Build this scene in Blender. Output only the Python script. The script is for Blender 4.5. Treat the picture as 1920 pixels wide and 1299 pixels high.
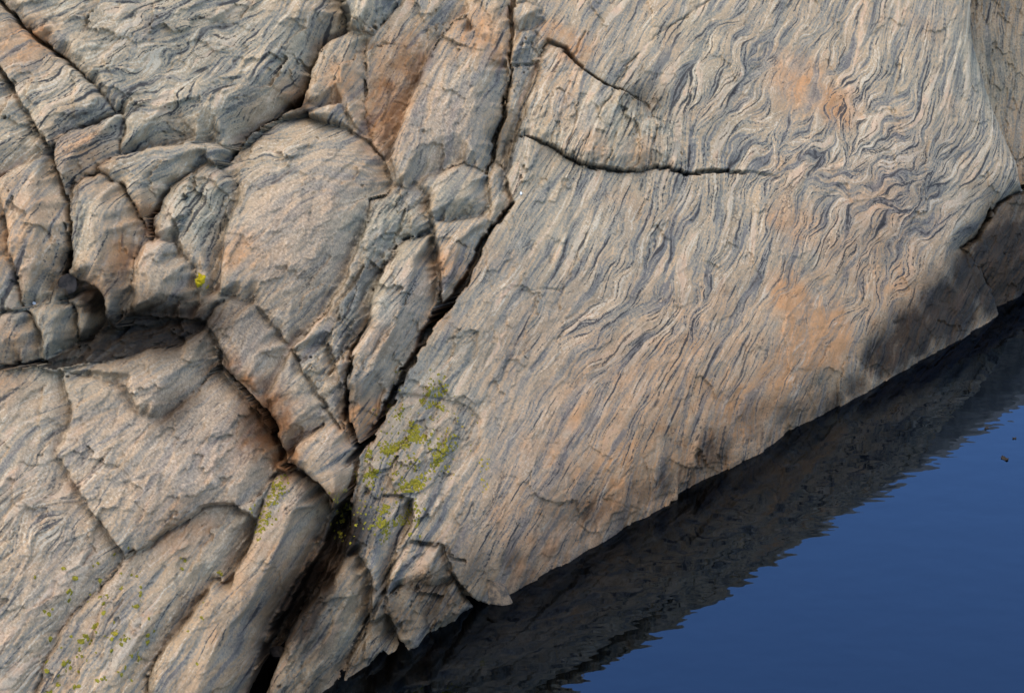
import bpy, math, random
import numpy as np
from mathutils import Vector, Matrix

# ------------------------------------------------------------------ clear
for o in list(bpy.data.objects):
    bpy.data.objects.remove(o)
scene = bpy.context.scene
COL = scene.collection
rng = np.random.default_rng(7)
random.seed(7)

# ------------------------------------------------------------------ camera
PITCH = math.radians(24.0)
HFOV = math.radians(24.0)
DIST = 9.0
S = 500.0                                   # design units per metre
CTR = np.array([0.0, 0.0, 0.86])            # point the camera looks at
F = np.array([0.0, math.cos(PITCH), -math.sin(PITCH)])
Rt = np.array([1.0, 0.0, 0.0])
U = np.cross(Rt, F)
CAM = CTR - DIST * F
cd = bpy.data.cameras.new('camera')
cam = bpy.data.objects.new('camera', cd)
COL.objects.link(cam)
cam.location = CAM
cam.rotation_euler = (math.pi / 2 - PITCH, 0, 0)
cd.sensor_width = 36.0
cd.lens = 18.0 / math.tan(HFOV / 2)
cd.clip_end = 2000
cd.clip_start = 0.05
scene.camera = cam

# ------------------------------------------------------------------ sky, sun, exposure
SUN_EL, SUN_AZ = math.radians(62), math.radians(-112)   # azimuth from +Y, clockwise
w = bpy.data.worlds.new('World')
scene.world = w
w.use_nodes = True
nt = w.node_tree
bg = nt.nodes['Background']
sky = nt.nodes.new('ShaderNodeTexSky')
sky.sky_type = 'NISHITA'
sky.sun_disc = False
sky.sun_elevation = SUN_EL
sky.sun_rotation = SUN_AZ
sky.air_density = 1.0
sky.dust_density = 0.0
sky.ozone_density = 4.5
nt.links.new(sky.outputs[0], bg.inputs[0])
bg.inputs[1].default_value = 0.15
sl = bpy.data.lights.new('sun', 'SUN')
sl.energy = 2.6
sl.angle = math.radians(100)
sl.color = (1.0, 0.88, 0.69)
sun = bpy.data.objects.new('sun', sl)
COL.objects.link(sun)
tos = Vector((math.sin(SUN_AZ) * math.cos(SUN_EL), math.cos(SUN_AZ) * math.cos(SUN_EL), math.sin(SUN_EL)))
sun.rotation_euler = tos.to_track_quat('Z', 'Y').to_euler()
sun.location = (0, 0, 10)
vs = scene.view_settings
vs.view_transform = 'Standard'
vs.look = 'None'
vs.gamma = 1.0
vs.use_curve_mapping = False
vs.exposure = 2.0

# ------------------------------------------------------------------ noise tools (numpy)
_perm = np.random.default_rng(3).permutation(256).astype(np.int32)
_perm = np.concatenate([_perm, _perm])
_ang = np.random.default_rng(4).uniform(0, 2 * np.pi, 256).astype(np.float32)
_gx, _gy = np.cos(_ang), np.sin(_ang)

def perlin(x, y, seed=0):
    x = x.astype(np.float32) + np.float32(seed * 17.31)
    y = y.astype(np.float32) + np.float32(seed * 9.77)
    xi = np.floor(x).astype(np.int32); yi = np.floor(y).astype(np.int32)
    fx = x - xi; fy = y - yi
    xi &= 255; yi &= 255
    x1 = (xi + 1) & 255; y1 = (yi + 1) & 255
    u = fx * fx * fx * (fx * (fx * 6 - 15) + 10)
    v = fy * fy * fy * (fy * (fy * 6 - 15) + 10)
    pa = _perm[xi]; pb = _perm[x1]
    h00 = _perm[pa + yi]; h10 = _perm[pb + yi]; h01 = _perm[pa + y1]; h11 = _perm[pb + y1]
    n00 = _gx[h00] * fx + _gy[h00] * fy
    n10 = _gx[h10] * (fx - 1) + _gy[h10] * fy
    n01 = _gx[h01] * fx + _gy[h01] * (fy - 1)
    n11 = _gx[h11] * (fx - 1) + _gy[h11] * (fy - 1)
    a = n00 + u * (n10 - n00); b = n01 + u * (n11 - n01)
    return (a + v * (b - a)) * 1.5

def fbm(x, y, wl, octs=4, gain=0.5, seed=0):
    s = 0; a = 1.0; t = 0
    for i in range(octs):
        s = s + a * perlin(x / wl, y / wl, seed + i * 3)
        t += a; a *= gain; wl *= 0.5
    return s / t

def facets(x, y, wl, seed, tilt=0.5):
    """piecewise tilted planes: chipped rock"""
    x = x / wl; y = y / wl
    xi = np.floor(x).astype(np.int32); yi = np.floor(y).astype(np.int32)
    best = np.full(x.shape, 9.0, np.float32); out = np.zeros(x.shape, np.float32)
    rg = np.random.default_rng(seed)
    tab = rg.uniform(-1, 1, (4, 512)).astype(np.float32)
    for dx in (-1, 0, 1):
        for dy in (-1, 0, 1):
            cx = xi + dx; cy = yi + dy
            h = _perm[(_perm[(cx + seed) & 255] + cy) & 255]
            ox = cx + 0.5 + 0.42 * tab[0][h] - x
            oy = cy + 0.5 + 0.42 * tab[1][h] - y
            d = ox * ox + oy * oy
            val = tab[2][h] * ox * tilt * 2 + tab[3][h] * oy * tilt * 2 + tab[0][h + 200] * 0.5
            m = d < best
            best = np.where(m, d, best); out = np.where(m, val, out)
    return out

def sstep(a, b, x):
    t = np.clip((x - a) / (b - a), 0, 1)
    return t * t * (3 - 2 * t)

# ------------------------------------------------------------------ the slope: a whaleback of bedrock rising from the pool
def px_ray(px, py):
    k = 2 * math.tan(HFOV / 2) / 1920.0
    d = (F[None, :] + ((np.asarray(px, float) - 960) * k)[:, None] * Rt[None, :]
         - ((np.asarray(py, float) - 649.5) * k)[:, None] * U[None, :])
    return d

def px_water(px, py):
    d = px_ray(px, py)
    t = -CAM[2] / d[:, 2]
    return CAM[None, :] + d * t[:, None]

_sh = px_water([760, 1860], [1222, 598])         # two points of the shoreline
SH0 = _sh[0][:2]
SHD = (_sh[1] - _sh[0])[:2]; SHD /= np.linalg.norm(SHD)
INL = np.array([-SHD[1], SHD[0]])                # inland direction
M1, M2, KK = 2.2, 1.00, 0.5

def slope_height(x, y):
    wv = (x - SH0[0]) * INL[0] + (y - SH0[1]) * INL[1]
    lv = (x - SH0[0]) * SHD[0] + (y - SH0[1]) * SHD[1]
    wp = np.maximum(wv, 0)
    h = M2 * wp + (M1 - M2) * KK * (1 - np.exp(-wp / KK)) + M1 * np.minimum(wv, 0)
    roll = np.maximum(wp - 1.45, 0)
    h = h - 0.55 * (np.sqrt(roll * roll + 0.09) - 0.3) * sstep(0.2, 1.6, lv) * (1 - .4 * sstep(2.0, 4.0, lv))
    return h

def hit_dir(o, d, t0, t1, n=34):
    """where rays meet the slope (bisection)"""
    lo = np.full(o.shape[0], t0); hi = np.full(o.shape[0], t1)
    for i in range(n):
        m = 0.5 * (lo + hi)
        p0 = o[:, 0] + d[:, 0] * m; p1 = o[:, 1] + d[:, 1] * m; p2 = o[:, 2] + d[:, 2] * m
        above = p2 > slope_height(p0, p1)
        lo = np.where(above, m, lo); hi = np.where(above, hi, m)
    return lo

def trace(pts):
    """traced outline points -> coordinates on the rock's map plane"""
    pts = np.asarray(pts, float)
    d = px_ray(pts[:, 0], pts[:, 1])
    o = np.repeat(CAM[None, :], len(pts), 0)
    t = hit_dir(o, d, 0.0, 30.0)
    P = o + d * t[:, None] - CTR
    return np.stack([P @ Rt, P @ U], 1) * S

STEP = 2.05
A = np.arange(-1330, 1600, STEP, dtype=np.float64)
B = np.arange(-860, 1080, STEP, dtype=np.float64)
NX, NY = len(A), len(B)
GA, GB = np.meshgrid(A, B)                       # shape NY,NX
o = CTR[None, :] + (GA.ravel()[:, None] * Rt + GB.ravel()[:, None] * U) / S
d = np.broadcast_to(F, o.shape)
T = hit_dir(o, d, -9, 14)
BASE = o + d * T[:, None]
del o, d, T
X = GA.astype(np.float32); Y = GB.astype(np.float32)

# wobble so that no traced edge stays straight
wx = 6 * fbm(X, Y, 60, 4, 0.6, 1); wy = 6 * fbm(X, Y, 60, 4, 0.6, 21)
jx = facets(X + 8 * perlin(X / 30, Y / 30, 12), Y, 26, 23, .3); jy = facets(X, Y + 8 * perlin(X / 30, Y / 30, 13), 26, 29, .3)
wx += 6 * jx; wy += 6 * jy
XW = X + wx; YW = Y + wy

# ------------------------------------------------------------------ the blocks
BLK = []
def blk(name, label, poly, h=0, e=8, r=14, t=(0, 0), chip=1.0, ang=60, lay=1.0):
    BLK.append(dict(name=name, label=label, poly=trace(poly), h=h, e=e, r=r, t=t, chip=chip, ang=ang, lay=lay))

blk('rock_slab', 'huge smooth banded pink and grey rock slab sloping down to the water', 
    [(-900, -900), (3000, -900), (3000, 2400), (-900, 2400)], h=0, e=9, r=16, chip=.25, lay=.2)
blk('rock_wall', 'greenish grey rock in the top right corner behind the great slab',
    [(1828, -500), (1832, 60), (1850, 130), (1872, 200), (1890, 250), (1914, 300), (1925, 352), (2000, 330), (3000, -500)], h=-120, e=2, r=20, t=(.35, 0), chip=.6, ang=85, lay=1.6)
blk('boulder', 'dark wet boulder at the water by the right edge, below the greenish rock',
    [(3000, -100), (2000, 330), (1925, 355), (1870, 385), (1842, 440), (1812, 465), (1838, 500), (1862, 545), (1880, 600), (2000, 620), (3000, 500)], h=-3, e=2, r=45, t=(-.1, 0), chip=.5)
blk('rock_block', 'jointed greenish block above the horizontal crack, right of the top of the main fissure',
    [(985, 195), (1000, 150), (1008, 105), (1030, 75), (1060, 88), (1085, 120), (1130, 155), (1205, 190), (1235, 225), (1275, 270), (1300, 324), (1250, 315), (1200, 320), (1160, 320), (1110, 312), (1075, 300), (1030, 270), (968, 250)], h=22, e=13, r=20, t=(-.03, -.10), chip=.9, ang=68, lay=2)
blk('rock_block', 'small brown block wedged at the top edge, right of the main fissure',
    [(962, 8), (985, 3), (1015, 14), (1026, 40), (1000, 54), (970, 57), (960, 40)], h=16, e=20, r=20, chip=.5)
blk('rock_block', 'small grey block below the wedged brown one, right of the main fissure',
    [(970, 60), (1000, 54), (1014, 70), (1006, 110), (964, 116), (958, 95)], h=10, e=14, r=20, chip=.5)
blk('rock_slab', 'narrow upright sliver of rock along the right side of the upper fissure',
    [(960, 120), (1008, 112), (1003, 155), (985, 198), (970, 250), (955, 300), (948, 345), (932, 325), (917, 308), (926, 275), (943, 215), (956, 165)], h=-8, e=12, r=16, chip=.9, ang=75)
blk('rock_block', 'small pointed wedge right of the rounded block, above the main fissure',
    [(932, 305), (946, 320), (956, 355), (962, 378), (940, 402), (922, 430), (906, 422), (918, 390), (914, 330)], h=4, e=14, r=18, chip=1, ang=65)
blk('rock_block', 'brown smooth block at the top edge, left of the main fissure',
    [(875, -300), (960, -300), (960, 0), (957, 60), (959, 110), (945, 100), (925, 85), (900, 70), (882, 50), (872, 20)], h=2, e=10, r=16, t=(.06, 0), chip=.5)
blk('rock_block', 'tall pinkish cream block with a pointed top, left of the main fissure',
    [(850, 42), (872, 30), (885, 55), (905, 75), (930, 95), (951, 113), (956, 140), (941, 220), (923, 280), (912, 322), (900, 318), (870, 303), (840, 315), (800, 325), (782, 345), (762, 350), (745, 345), (733, 310), (726, 290), (760, 210), (780, 150), (802, 105), (828, 65)], h=24, e=22, r=34, t=(-.04, -.03), chip=.8, ang=76)
blk('rock_block', 'dark brown rusty block left of the tall pinkish block',
    [(690, 65), (720, 40), (790, -300), (880, -300), (872, 25), (848, 42), (828, 65), (800, 105), (780, 150), (760, 210), (728, 300), (715, 300), (690, 265), (680, 200), (685, 120)], h=2, e=10, r=16, t=(-.10, 0), chip=1, ang=70)
blk('rock_column', 'olive column of rock under the overhanging top left slab',
    [(598, 95), (620, 75), (650, 60), (690, 65), (685, 120), (680, 190), (692, 265), (665, 240), (640, 200), (600, 200), (575, 190), (585, 140)], h=10, e=16, r=24, chip=.8, ang=75, lay=2)
blk('rock_column', 'olive grey rock end hanging over the column at the top edge',
    [(658, -300), (800, -300), (760, -20), (722, 38), (697, 60), (683, 62), (660, 50), (654, 20)], h=32, e=18, r=24, chip=.8, ang=80, lay=2)
blk('rock_slab', 'large folded tan and grey slab across the top left',
    [(-900, -900), (-60, -70), (0, 0), (25, 30), (50, 55), (90, 85), (140, 125), (175, 160), (218, 215), (232, 225), (225, 292), (300, 277), (350, 266), (400, 263), (430, 288), (470, 243), (520, 217), (560, 192), (570, 170), (583, 130), (598, 92), (620, 74), (655, 55), (654, -900)], h=38, e=26, r=42, t=(0.0, 0), chip=.75, ang=32)
blk('rock_slab', 'striped grey slab between the two long diagonal cracks, top left',
    [(-900, -900), (-60, -70), (0, 0), (25, 30), (50, 55), (90, 85), (140, 125), (175, 160), (218, 215), (175, 235), (130, 257), (115, 272), (104, 285), (70, 230), (45, 190), (20, 150), (-10, 118), (-900, -600)], h=34, e=9, r=12, t=(0, 0), chip=.8, ang=45)
blk('rock_slab', 'grey slab at the left edge under the lower diagonal crack',
    [(-900, -600), (-10, 118), (20, 150), (45, 190), (70, 230), (102, 285), (92, 300), (40, 312), (0, 332), (-100, 345), (-900, 400)], h=30, e=10, r=16, chip=.9, ang=45)
blk('rock_block', 'orange stained block under the meeting point of the diagonal cracks',
    [(115, 270), (135, 255), (190, 235), (232, 216), (236, 240), (222, 292), (190, 310), (183, 325), (160, 330), (140, 345), (134, 385), (118, 330)], h=36, e=18, r=30, t=(-.05, .0), chip=.7, ang=70)
blk('rock_slab', 'grey topped wedge of rock leaning above the layered greenish block',
    [(183, 312), (225, 293), (300, 279), (390, 266), (424, 280), (430, 292), (410, 308), (382, 300), (330, 335), (302, 370), (288, 402), (280, 440), (264, 400), (242, 352), (215, 336), (190, 327)], h=26, e=14, r=22, t=(.0, .12), chip=.8, ang=28)
blk('rock_column', 'rounded ochre column standing over the small dark stone',
    [(140, 345), (160, 330), (193, 329), (215, 338), (242, 360), (264, 402), (278, 438), (270, 457), (250, 483), (246, 540), (233, 602), (215, 618), (195, 590), (192, 550), (160, 528), (135, 510), (133, 440), (130, 390)], h=26, e=21, r=42, t=(0, .05), chip=.8, ang=82, lay=1.8)
blk('rock_column', 'broad brown rock face above the three low blocks',
    [(0, 338), (40, 312), (100, 295), (118, 335), (132, 385), (132, 470), (125, 512), (100, 530), (95, 562), (38, 575), (28, 500), (18, 440), (8, 390)], h=30, e=18, r=30, t=(0, .12), chip=.7, ang=76)
blk('rock_column', 'pinkish rock face at the left edge, split off by a thin upright crack',
    [(-900, 420), (-100, 345), (0, 338), (8, 390), (18, 440), (28, 500), (38, 575), (0, 592), (-100, 600), (-900, 640)], h=29, e=10, r=14, t=(0, .12), chip=.7, ang=76)
blk('rock_block', 'grey striped low block at the left edge, first of the row of three',
    [(-900, 640), (-100, 600), (0, 590), (40, 583), (56, 592), (70, 625), (75, 676), (40, 686), (-100, 700), (-900, 740)], h=22, e=24, r=22, t=(0, .1), chip=.7, ang=85)
blk('rock_block', 'grey low block in the middle of the row of three',
    [(40, 583), (50, 575), (115, 562), (131, 585), (142, 655), (110, 670), (77, 676), (70, 625), (57, 594)], h=10, e=24, r=22, t=(0, .1), chip=.7, ang=80)
blk('rock_block', 'dark grey low block next to the recess, last of the row of three',
    [(115, 562), (155, 545), (186, 540), (196, 560), (196, 602), (180, 625), (144, 648), (136, 610), (131, 585)], h=0, e=24, r=22, t=(-.1, .1), chip=.7, ang=75)
blk('rock_ledge', 'damp recess floor, darkened by painted shade, below the rounded blocks',
    [(77, 679), (145, 650), (196, 605), (215, 618), (233, 602), (250, 586), (360, 600), (388, 606), (385, 620), (330, 646), (250, 667), (100, 692), (40, 690)], h=-14, e=1, r=26, t=(0, -.35), chip=2.2, ang=10)
blk('rock_block', 'rounded pale block above the dark recess, left of the yellow lichen spot',
    [(250, 485), (268, 457), (300, 447), (325, 455), (345, 485), (362, 500), (366, 545), (371, 572), (360, 600), (250, 586), (245, 540)], h=26, e=30, r=34, t=(0, .06), chip=.6, ang=86)
blk('rock_block', 'layered greenish grey block with fine upright grooves',
    [(288, 402), (305, 372), (335, 337), (385, 302), (410, 312), (446, 346), (440, 380), (425, 430), (410, 480), (405, 545), (376, 556), (366, 545), (362, 500), (345, 485), (325, 455), (300, 447), (284, 440)], h=14, e=20, r=26, t=(.02, .03), chip=1.1, ang=82, lay=2.8)
blk('rock_block', 'big pale granular block in the middle of the left half',
    [(410, 310), (440, 285), (480, 247), (520, 222), (580, 212), (610, 228), (650, 240), (690, 265), (716, 302), (737, 347), (724, 366), (690, 376), (685, 420), (660, 480), (640, 540), (600, 600), (541, 652), (520, 620), (480, 580), (440, 560), (405, 550), (410, 480), (425, 430), (440, 380), (448, 345)], h=26, e=20, r=36, t=(.02, -.07), chip=.7, ang=40)
blk('rock_chip', 'thin grey cap slab on top of the big pale block',
    [(578, 212), (600, 203), (622, 196), (646, 200), (652, 238), (610, 227)], h=22, e=10, r=12, chip=.5, ang=20)
blk('rock_block', 'splintered greenish grey block right of the big pale block',
    [(690, 376), (724, 366), (745, 348), (790, 355), (806, 376), (805, 412), (815, 440), (760, 450), (745, 490), (718, 500), (700, 560), (690, 610), (660, 660), (645, 740), (632, 690), (608, 642), (541, 655), (600, 600), (640, 540), (662, 480), (687, 420)], h=22, e=14, r=18, t=(-.05, 0), chip=2.0, ang=58, lay=2.2)
blk('rock_slab', 'long purple grey slab with pointed rusty foot beside the main fissure',
    [(745, 462), (760, 450), (815, 440), (820, 520), (823, 550), (806, 592), (790, 640), (760, 690), (735, 745), (706, 795), (670, 829), (655, 800), (645, 740), (660, 660), (690, 610), (700, 560), (720, 500)], h=40, e=36, r=40, t=(-.08, .02), chip=.9, ang=60)
blk('rock_block', 'rounded grey block below the tall pinkish block',
    [(782, 347), (800, 325), (840, 315), (870, 303), (900, 318), (915, 330), (918, 390), (906, 408), (860, 412), (820, 416), (806, 406), (804, 370)], h=22, e=22, r=26, chip=.6, ang=40)
blk('rock_block', 'brown block tapering down to a dark point in the main fissure',
    [(806, 406), (820, 416), (860, 412), (906, 408), (924, 424), (900, 470), (870, 530), (842, 565), (820, 580), (823, 520), (815, 440)], h=22, e=20, r=28, t=(-.1, 0), chip=.8, ang=62)
blk('rock_block', 'pale pink block right of the dark recess, with rust at its foot',
    [(392, 572), (430, 558), (480, 578), (520, 620), (540, 654), (520, 700), (503, 745), (470, 730), (425, 690), (404, 650), (388, 612)], h=16, e=18, r=26, t=(.03, 0), chip=.7, ang=60)
blk('rock_block', 'broken wedge between the pale pink block and the purple slab',
    [(540, 655), (608, 642), (632, 690), (645, 740), (655, 800), (668, 838), (640, 800), (612, 770), (575, 702)], h=10, e=12, r=16, t=(-.05, 0), chip=1.7, ang=60)
blk('rock_block', 'pale pink block above the rusty cleft',
    [(540, 655), (575, 702), (612, 770), (638, 797), (603, 798), (562, 826), (541, 860), (525, 830), (506, 780), (501, 745), (520, 700)], h=14, e=16, r=24, t=(.02, 0), chip=.7, ang=55)
blk('rock_block', 'small angular pinkish grey block left of the yellow green lichen',
    [(544, 860), (562, 826), (605, 798), (640, 798), (668, 850), (676, 890), (660, 932), (635, 952), (618, 930), (580, 890)], h=28, e=26, r=28, t=(-.04, .03), chip=.7, ang=45)
blk('rock_slab', 'tongue of rock below the dark recess, ending in a blunt edge',
    [(100, 697), (250, 668), (330, 647), (385, 621), (401, 642), (398, 685), (362, 742), (302, 790), (256, 776), (240, 722)], h=14, e=16, r=26, t=(0, -.05), chip=.6, ang=35)
blk('rock_slab', 'wide pinkish slab at the left edge under the low blocks',
    [(-900, 745), (-100, 702), (60, 692), (110, 697), (130, 780), (100, 850), (140, 920), (200, 1000), (232, 1042), (180, 1105), (110, 1175), (60, 1300), (20, 2400), (-900, 2400)], h=8, e=5, r=14, chip=.75, ang=55)
blk('rock_slab', 'pink granular slab with a rusty dark right flank, left of the rusty cleft',
    [(110, 697), (240, 722), (256, 776), (302, 790), (362, 742), (400, 690), (430, 715), (480, 775), (510, 820), (527, 850), (520, 880), (490, 930), (440, 942), (385, 945), (330, 985), (270, 1020), (232, 1042), (200, 1000), (140, 920), (100, 850), (130, 780)], h=8, e=7, r=22, t=(-.02, .02), chip=.75, ang=55)
blk('rock_slab', 'lichen dotted slab in the bottom left with a notched lower right edge',
    [(232, 1045), (270, 1020), (330, 985), (385, 945), (440, 944), (476, 978), (462, 1020), (428, 1100), (392, 1098), (350, 1160), (305, 1215), (270, 1280), (200, 2400), (20, 2400), (60, 1300), (110, 1175), (180, 1105)], h=10, e=16, r=22, t=(-.02, 0), chip=.9, ang=58)
blk('rock_slab', 'long smooth pink slab leaning along the dark gully at the bottom',
    [(525, 880), (562, 885), (606, 915), (616, 960), (592, 1010), (566, 1060), (500, 1180), (450, 1320), (300, 2400), (200, 2400), (270, 1280), (305, 1215), (350, 1160), (392, 1098), (428, 1100), (465, 1010), (490, 940), (512, 892)], h=16, e=34, r=40, t=(-.02, .02), chip=.5, ang=60)
blk('rock_ledge', 'black gully floor between the long pink slab and the striped grey rib',
    [(616, 960), (640, 950), (660, 945), (650, 1000), (640, 1058), (600, 1110), (545, 1180), (515, 1240), (490, 1330), (300, 2400), (450, 1320), (500, 1180), (566, 1060), (592, 1010)], h=-62, e=8, r=14, chip=1.2, ang=58)
blk('rock_slab', 'grey slab covered in yellow green lichen right of the main fissure',
    [(722, 733), (790, 745), (832, 748), (866, 756), (896, 790), (902, 830), (862, 880), (780, 927), (700, 930), (672, 905), (682, 862), (700, 805)], h=1, e=1, r=12, chip=1.0, ang=60)
blk('rock_block', 'lichen spotted block with a smooth brown flank under the lichen slab',
    [(700, 930), (752, 929), (771, 936), (771, 985), (742, 1040), (712, 1122), (700, 1108), (690, 1070), (670, 1040), (642, 1058), (652, 1000), (662, 945), (672, 905)], h=4, e=20, r=26, t=(-.04, .05), chip=.9, ang=65)
blk('rock_slab', 'striped grey rib running down to the bottom edge',
    [(642, 1058), (670, 1040), (690, 1070), (700, 1110), (690, 1165), (650, 1250), (618, 1330), (560, 1500), (440, 1500), (490, 1330), (515, 1240), (545, 1180), (600, 1110)], h=4, e=22, r=30, t=(-.06, .06), chip=1.2, ang=60)
blk('rock_block', 'cracked grey brown block under the smooth brown flank',
    [(742, 1040), (770, 1015), (830, 1025), (842, 1060), (851, 1085), (835, 1112), (742, 1104), (716, 1120)], h=4, e=18, r=22, t=(-.03, .05), chip=1.3, ang=20)
blk('rock_block', 'dark fractured foot of rock at the waterline below the cracked block',
    [(716, 1122), (742, 1106), (835, 1114), (851, 1087), (862, 1105), (902, 1135), (890, 1165), (830, 1202), (785, 1230), (755, 1212), (722, 1155)], h=0, e=16, r=22, chip=1.7, ang=55)
blk('rock_block', 'dark grey foot of rock at the waterline by the bottom edge',
    [(692, 1168), (722, 1155), (755, 1212), (800, 1260), (760, 1350), (600, 1500), (560, 1500), (618, 1330), (650, 1250)], h=-6, e=18, r=24, t=(-.05, 0), chip=1.1, ang=55)

# blocks that joints split into pieces: lines across the block, in order
SPLIT = {}
def split(part, lines): SPLIT[[k for k, b in enumerate(BLK) if part in b['label']][0]] = [trace(q) for q in lines]
split('jointed greenish', [[(1085, 120), (1035, 268)], [(1150, 160), (1078, 298)], [(1172, 172), (1136, 316)], [(1222, 190), (1210, 318)]])
split('splintered greenish', [[(705, 430), (600, 650)], [(760, 400), (640, 670)]])
split('broken wedge', [[(612, 640), (570, 700)], [(650, 650), (600, 740)]])
split('cracked grey brown', [[(842, 1062), (742, 1104)]])
split('dark fractured foot', [[(770, 1118), (770, 1220)], [(840, 1110), (835, 1205)]])

def in_poly(px, py, poly):
    c = np.zeros(px.shape, bool)
    n = len(poly); j = n - 1
    for i in range(n):
        xi, yi = poly[i]; xj, yj = poly[j]
        if yi != yj:
            c ^= ((yi > py) != (yj > py)) & (px < (xj - xi) * (py - yi) / (yj - yi) + xi)
        j = i
    return c

LAB = np.zeros((NY, NX), np.int16)
def window(x0, x1, y0, y1, m=40):
    i0 = max(int((x0 - m - A[0]) / STEP), 0); i1 = min(int((x1 + m - A[0]) / STEP) + 2, NX)
    j0 = max(int((y0 - m - B[0]) / STEP), 0); j1 = min(int((y1 + m - B[0]) / STEP) + 2, NY)
    return (slice(j0, max(j1, j0)), slice(i0, max(i1, i0)))
for k, b in enumerate(BLK):
    if k == 0: continue
    p = b['poly']
    sw = window(p[:, 0].min(), p[:, 0].max(), p[:, 1].min(), p[:, 1].max())
    m = in_poly(XW[sw], YW[sw], p)
    LAB[sw][m] = k

# distance to the nearest joint (jump flooding)
def joint_distance(lab):
    edge = np.zeros(lab.shape, bool)
    edge[:, :-1] |= lab[:, :-1] != lab[:, 1:]; edge[:, 1:] |= lab[:, :-1] != lab[:, 1:]
    edge[:-1] |= lab[:-1] != lab[1:]; edge[1:] |= lab[:-1] != lab[1:]
    jj, ii = np.meshgrid(np.arange(NY, dtype=np.int32), np.arange(NX, dtype=np.int32), indexing='ij')
    sj = np.where(edge, jj, -9999).astype(np.int32); si = np.where(edge, ii, -9999).astype(np.int32)
    bd = np.where(edge, 0, 1 << 28).astype(np.int64)
    for st in (64, 32, 16, 8, 4, 2, 1):
        for dj in (-st, 0, st):
            for di in (-st, 0, st):
                if dj == 0 and di == 0: continue
                a0, a1 = max(dj, 0), NY + min(dj, 0); c0, c1 = max(di, 0), NX + min(di, 0)
                t = (slice(a0, a1), slice(c0, c1)); s = (slice(a0 - dj, a1 - dj), slice(c0 - di, c1 - di))
                nj = sj[s]; ni = si[s]
                dd = (jj[t] - nj) ** 2 + (ii[t] - ni) ** 2
                m = (dd < bd[t]) & (nj > -9000)
                bd[t] = np.where(m, dd, bd[t]); sj[t] = np.where(m, nj, sj[t]); si[t] = np.where(m, ni, si[t])
    return np.minimum(np.sqrt(bd.astype(np.float64)) * STEP, 400).astype(np.float32)

def blur(a, n=1):
    for _ in range(n):
        a = np.pad(a, 1, mode='edge')
        a = (a[:-2, 1:-1] + 2 * a[1:-1, 1:-1] + a[2:, 1:-1]) * .25 if False else a[1:-1, 1:-1] * .5 + .125 * (a[:-2, 1:-1] + a[2:, 1:-1] + a[1:-1, :-2] + a[1:-1, 2:])
    return a
JD = blur(joint_distance(LAB), 1)

# ------------------------------------------------------------------ grain direction of the gneiss
FOL = [(1000,420,60),(1100,450,65),(1000,600,55),(850,700,58),(900,760,60),(1100,650,45),(1150,600,40),(1250,450,70),(1250,350,75),(1300,520,58),(1200,760,60),(1100,850,60),
(1000,900,62),(900,950,60),(850,880,58),(1050,980,60),(1200,900,75),(1300,860,85),(1400,820,80),(1400,700,60),(1400,600,58),(1500,720,60),(1580,720,80),(1650,680,70),(1550,560,45),
(1600,480,50),(1680,520,60),(1700,600,60),(1750,430,45),(1800,330,40),(1700,340,35),(1600,300,30),(1500,380,78),(1550,420,62),(1420,450,65),(1380,380,85),(1450,300,30),(1560,330,10),
(1400,250,40),(1330,250,60),(1300,130,52),(1250,60,58),(1400,100,55),(1500,80,60),(1650,100,68),(1720,80,70),(1780,200,62),(1750,150,75),(1650,210,30),(1550,200,70),(1100,120,60),
(1150,60,58),(1060,250,65),(1150,260,70),(1230,260,80),(1300,280,88),(1000,200,75),(1880,100,88),(1900,250,80),(300,100,35),(150,150,45),(100,230,50),(60,60,40),(250,50,30),(400,60,30),
(450,150,35),(350,250,25),(250,250,40),(540,100,70),(560,150,60),(480,220,30),(30,280,45),(50,340,60),(60,430,75),(200,430,82),(250,330,28),(300,300,25),(350,380,60),(310,500,85),(420,380,80),
(500,330,30),(560,250,20),(550,450,45),(650,330,-15),(700,480,55),(720,420,60),(740,560,60),(700,700,58),(620,680,60),(560,700,50),(450,620,60),(640,140,75),(620,120,70),(720,180,62),
(840,200,75),(820,260,78),(780,100,60),(860,380,50),(860,480,60),(900,80,70),(920,300,70),(680,30,80),(580,40,65),(100,750,25),(200,740,30),(300,700,40),(150,850,45),(50,900,60),(60,1000,60),
(250,850,50),(330,850,60),(400,1000,50),(350,1050,50),(500,1050,60),(450,1150,60),(250,1200,60),(100,1200,55),(560,940,55),(620,870,35),(600,1180,58),(680,1100,60),(740,950,75),(720,1020,70),
(800,1050,50),(800,1130,60),(880,1060,58),(700,1200,55),(300,615,8),(60,640,85),(110,620,80)]
fp = trace([(a, b) for a, b, c in FOL]); fa = np.radians([c for a, b, c in FOL])
sx = X[::8, ::8]; sy = Y[::8, ::8]
C2 = np.zeros(sx.shape); S2 = np.zeros(sx.shape)
for (qx, qy), an in zip(fp, fa):
    wgt = 1.0 / (((sx - qx) ** 2 + (sy - qy) ** 2) + 900.0) ** 1.6
    C2 += wgt * math.cos(2 * an); S2 += wgt * math.sin(2 * an)
th = np.stack([C2, S2]) / np.maximum(np.hypot(C2, S2), 1e-30)
def up8(a):
    jj = np.minimum(np.arange(NY) / 8.0, a.shape[0] - 1.001); ii = np.minimum(np.arange(NX) / 8.0, a.shape[1] - 1.001)
    j0 = jj.astype(int); i0 = ii.astype(int); fj = (jj - j0)[:, None]; fi = (ii - i0)[None, :]
    return ((a[j0][:, i0] * (1 - fi) + a[j0][:, i0 + 1] * fi) * (1 - fj) + (a[j0 + 1][:, i0] * (1 - fi) + a[j0 + 1][:, i0 + 1] * fi) * fj)
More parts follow.
